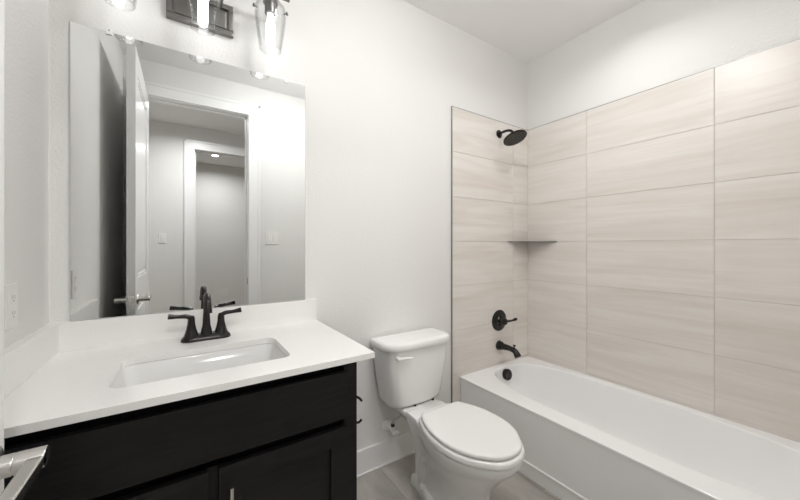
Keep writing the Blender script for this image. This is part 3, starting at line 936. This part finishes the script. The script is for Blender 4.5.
loft(b, [rl(0.008, 0.0), rl(0.008, 0.074), rl(0.0, 0.080), rl(0.006, 0.086), rl(0.006, BZ1 - 0.030), rl(0.0, BZ1 - 0.012), rl(0.002, BZ1 - 0.004), rl(0.008, BZ1),
         sl(HXI + 0.006, HYI + 0.006, BZ1), sl(HXI + 0.001, HYI + 0.001, BZ1 - 0.0025), sl(HXI - 0.003, HYI - 0.003, BZ1 - 0.008), sl(HXI - 0.006, HYI - 0.008, BZ1 - 0.022),
         sl(HXI - 0.022, HYI - 0.04, 0.27, cy=bcy + 0.015), sl(HXI - 0.040, HYI - 0.085, 0.17, cy=bcy + 0.045), sl(HXI - 0.058, HYI - 0.13, 0.11, cy=bcy + 0.07),
         sl(HXI - 0.085, HYI - 0.17, 0.082, cy=bcy + 0.085), sl(HXI - 0.13, HYI - 0.24, 0.072, cy=bcy + 0.1), sl(0.06, 0.3, 0.068, cy=bcy + 0.15)])
obj('tub_shell', b, M['acrylic'], bt, smooth=40)
ofy = -0.083
b = BM(); lathe(b, [(0.0, -0.014), (0.038, -0.014), (0.040, 0.006), (0.037, 0.014), (0.024, 0.016), (0.022, 0.013), (0.0, 0.011)], (1.946, ofy, 0.326), (0, -1, 0.18), 30)
obj('overflow_cover', b, M['bronze'], bt, smooth=35, label='round dark bronze overflow cover')
b = BM(); lathe(b, [(0.0, 0.0), (0.034, 0.0), (0.034, 0.004), (0.020, 0.006), (0.018, 0.012), (0.0, 0.013)], (1.95, -0.27, 0.075), (0, 0, 1), 26)
obj('drain', b, M['bronze'], bt, smooth=40, label='dark bronze drain')

# tub spout
PX = 1.946
ts = thing('tub_spout', 'dark bronze tub spout on the tiled wall just above the bathtub', 'spout', (PX, -TT, 0.518))
b = BM()
sweep(b, smooth_path([(PX, -TT, 0.520), (PX, -TT - 0.012, 0.520), (PX, -TT - 0.05, 0.520), (PX, -TT - 0.10, 0.520), (PX, -TT - 0.142, 0.510), (PX, -TT - 0.168, 0.476)], 6), lerp_list([0.036, 0.033, 0.022, 0.0185, 0.020, 0.024], 6), 22)
obj('spout_body', b, M['bronze'], ts, smooth=50)
b = BM(); lathe(b, [(0.0, 0.0), (0.005, 0.0), (0.005, 0.018), (0.0105, 0.022), (0.0105, 0.028), (0.0, 0.030)], (PX, -TT - 0.132, 0.526), (0, -0.12, 1), 16)
obj('diverter_knob', b, M['bronze'], ts, smooth=45)

# shower valve
vv = thing('shower_valve', 'round dark bronze shower valve with lever handle on the tiled wall', 'valve', (PX, -TT, 0.704))
b = BM(); lathe(b, [(0.0, 0.0), (0.078, 0.0), (0.078, 0.004), (0.070, 0.010), (0.046, 0.013), (0.040, 0.018), (0.034, 0.030), (0.0, 0.031)], (PX, -TT, 0.704), (0, -1, 0), 44)
obj('valve_plate', b, M['bronze'], vv, smooth=35)
b = BM()
lathe(b, [(0.0, 0.028), (0.030, 0.028), (0.028, 0.045), (0.022, 0.062), (0.0, 0.066)], (PX, -TT, 0.704), (0, -1, 0), 26)
sweep(b, smooth_path([(PX, -TT - 0.052, 0.704), (PX + 0.035, -TT - 0.054, 0.703), (PX + 0.080, -TT - 0.056, 0.703), (PX + 0.115, -TT - 0.058, 0.708), (PX + 0.128, -TT - 0.058, 0.709)], 5), lerp_list([0.013, 0.009, 0.0075, 0.0115, 0.008], 5), 14)
obj('handle', b, M['bronze'], vv, smooth=45)

# shower head
sh = thing('overhead_shower', 'dark bronze round shower head on a curved arm high on the tiled wall', 'shower head', (PX, -TT, 2.085))
b = BM(); lathe(b, [(0.0, 0.0), (0.030, 0.0), (0.029, 0.005), (0.018, 0.011), (0.012, 0.012), (0.0, 0.012)], (PX, -TT, 2.085), (0, -1, 0), 30)
obj('flange', b, M['bronze'], sh, smooth=40)
hd = Vector((0.0, -0.39, -0.92)).normalized()
hc = Vector((PX, -0.150, 2.018))
b = BM()
sweep(b, smooth_path([(PX, -TT - 0.004, 2.085), (PX, -0.050, 2.090), (PX, -0.090, 2.088), (PX, -0.122, 2.074), hc - hd * 0.032], 6), 0.0095, 16)
obj('arm', b, M['bronze'], sh, smooth=50)
b = BM()
lathe(b, [(0.0, -0.046), (0.013, -0.046), (0.016, -0.034), (0.014, -0.024), (0.024, -0.016), (0.062, -0.009), (0.0815, -0.004), (0.0825, 0.004), (0.078, 0.0075), (0.0, 0.0075)], hc, hd, 48)
head = obj('spray_head', b, M['bronze'], sh, smooth=35)
b = BM()
a_, b_ = frame_for(hd)
for ring, cnt in ((0.0, 1), (0.020, 6), (0.036, 12), (0.052, 18), (0.068, 24)):
    for k in range(cnt):
        p = hc + hd * 0.0072 + (a_ * math.cos(2 * PI * k / cnt) + b_ * math.sin(2 * PI * k / cnt)) * ring
        lathe(b, [(0.0, 0.0), (0.0022, 0.0), (0.0016, 0.0022), (0.0, 0.0024)], p, hd, 8)
obj('nozzles', b, M['darknickel'], head, smooth=40)

# corner shelf
cs = thing('corner_shelf', 'thin dark-edged corner shelf where the two tiled walls meet', 'shelf', (XR - TT, -TT, 1.292))
b = BM()
cxs, cys, rs, zs = XR - TT, -TT, 0.245, 1.289
outline = [(cxs, cys), (cxs - rs, cys)]
for k in range(1, 14):
    t = k / 14
    p0, p1, p2 = Vector((cxs - rs, cys)), Vector((cxs - rs * 0.42, cys - rs * 0.42)), Vector((cxs, cys - rs))
    q = (1 - t) ** 2 * p0 + 2 * t * (1 - t) * p1 + t * t * p2
    outline.append((q.x, q.y))
outline.append((cxs, cys - rs))
loft(b, [[(x_, y_, zs - 0.002) for x_, y_ in outline], [(x_, y_, zs + 0.002) for x_, y_ in outline]])
obj('shelf_plate', b, M['darknickel'], cs, smooth=30)
b = BM()
sweep(b, [(x_, y_, zs + 0.0) for x_, y_ in outline[1:]], 0.0030, 10)
obj('edge_band', b, M['darknickel'], cs, smooth=50)

# ================================================================== ELECTRICAL PLATES
def plate(name, label, cat, pos, u, n, kind, gangs=1, group=None):
    """wall plate at pos; u = horizontal direction on the wall, n = outward normal"""
    pos, u, n = Vector(pos), Vector(u), Vector(n)
    t = thing(name, label, cat, pos, group)
    def obox(b, a0, a1, z0, z1, d0, d1, bev):
        tmp = BM(); box(tmp, a0, a1, d0, d1, z0, z1, bev)
        vm = {v: b.verts.new(pos + u * v.co.x + n * v.co.y + Vector((0, 0, v.co.z))) for v in tmp.verts}
        for f in tmp.faces: b.faces.new([vm[v] for v in f.verts])
        tmp.free()
    hw = 0.036 + 0.046 / 2 * (gangs - 1) * 1.0
    b = BM(); obox(b, -hw, hw, -0.059, 0.059, 0.0, 0.006, 0.0025)
    obj('cover_plate', b, M['plastic'], t, smooth=40)
    for g in range(gangs):
        c_ = (g - (gangs - 1) / 2) * 0.046
        if kind == 'outlet':
            for z in (-0.0215, 0.0215):
                b = BM(); obox(b, c_ - 0.0165, c_ + 0.0165, z - 0.0155, z + 0.0155, 0.004, 0.0085, 0.002)
                s_ = obj('socket', b, M['plastic'], t, smooth=40)
                b = BM()
                obox(b, c_ - 0.0075, c_ - 0.0055, z - 0.002, z + 0.008, 0.0078, 0.0087, 0)
                obox(b, c_ + 0.0055, c_ + 0.0075, z - 0.002, z + 0.007, 0.0078, 0.0087, 0)
                obox(b, c_ - 0.002, c_ + 0.002, z - 0.010, z - 0.006, 0.0078, 0.0087, 0)
                obj('slots', b, M['slot'], s_)
        else:
            b = BM(); obox(b, c_ - 0.0165, c_ + 0.0165, -0.033, 0.033, 0.004, 0.009, 0.002)
            obj('rocker', b, M['plastic'], t, smooth=40)
    return t
plate('wall_outlet', 'white wall outlet on the left wall above the vanity side splash', 'outlet', (XL, -0.309, 1.094), (0, 1, 0), (1, 0, 0), 'outlet')
plate('light_switch', 'white double light switch beside the doorway seen in the mirror', 'light switch', (0.695, YF, 1.33), (1, 0, 0), (0, 1, 0), 'switch', 2)
plate('light_switch', 'white light switch on the hall wall seen through the doorway in the mirror', 'light switch', (-0.215, YH1, 1.345), (1, 0, 0), (0, 1, 0), 'switch', 1)
plate('wall_outlet', 'white wall outlet low on the far room wall seen in the mirror', 'outlet', (0.605, -5.15, 0.40), (1, 0, 0), (0, 1, 0), 'outlet', 2)

# ================================================================== CEILING LIGHTS
def can_light(name, label, x_, y_, power, r=0.075, spread=160):
    t = thing(name, label, 'ceiling light', (x_, y_, ZC))
    b = BM()
    lathe(b, [(0.0, 0.0), (r + 0.018, 0.0), (r + 0.016, -0.004), (r, -0.007), (r - 0.004, -0.003), (0.0, -0.003)], (x_, y_, ZC), (0, 0, 1), 36)
    obj('trim_ring', b, M['trim'], t, smooth=40)
    b = BM(); lathe(b, [(0.0, -0.0032), (r - 0.004, -0.0032), (r - 0.004, -0.0040), (0.0, -0.0042)], (x_, y_, ZC), (0, 0, 1), 36)
    obj('lens', b, M['lens'], t)
    ld = bpy.data.lights.new('can_lamp', 'AREA')
    ld.shape = 'DISK'; ld.size = 2 * (r - 0.006); ld.energy = power; ld.color = LAMP; ld.spread = math.radians(spread)
    lo = bpy.data.objects.new('can_lamp', ld); C.objects.link(lo); lo.parent = t; lo.location = (0, 0, -0.008)
    return t
can_light('recessed_light', 'round recessed ceiling light above the bathtub', 1.80, -0.80, CAN_POWER, r=0.045, spread=142)
dm = thing('added_fill_dome', 'added dome-shaped fill light on the bathroom ceiling, out of view', 'ceiling light', (0.78, -0.99, ZC))  # unseen dome, added to give the room large soft light
b = BM(); lathe(b, [(0.0, 0.0), (0.165, 0.0), (0.165, -0.018), (0.155, -0.022), (0.0, -0.022)], (0.78, -0.99, ZC), (0, 0, 1), 40)
obj('base', b, M['darknickel'], dm, smooth=40)
b = BM(); lathe(b, [(0.150, -0.022), (0.148, -0.040), (0.130, -0.064), (0.090, -0.082), (0.045, -0.090), (0.0, -0.092)], (0.78, -0.99, ZC), (0, 0, 1), 32)
obj('diffuser', b, M['dome'], dm, smooth=60, label='glowing shell of the added fill light')
can_light('recessed_light', 'round recessed ceiling light in the hall', 0.15, -2.45, HALL_POWER)
can_light('recessed_light', 'round recessed ceiling light in the room across the hall', 0.42, -4.45, FAR_POWER, r=0.045)
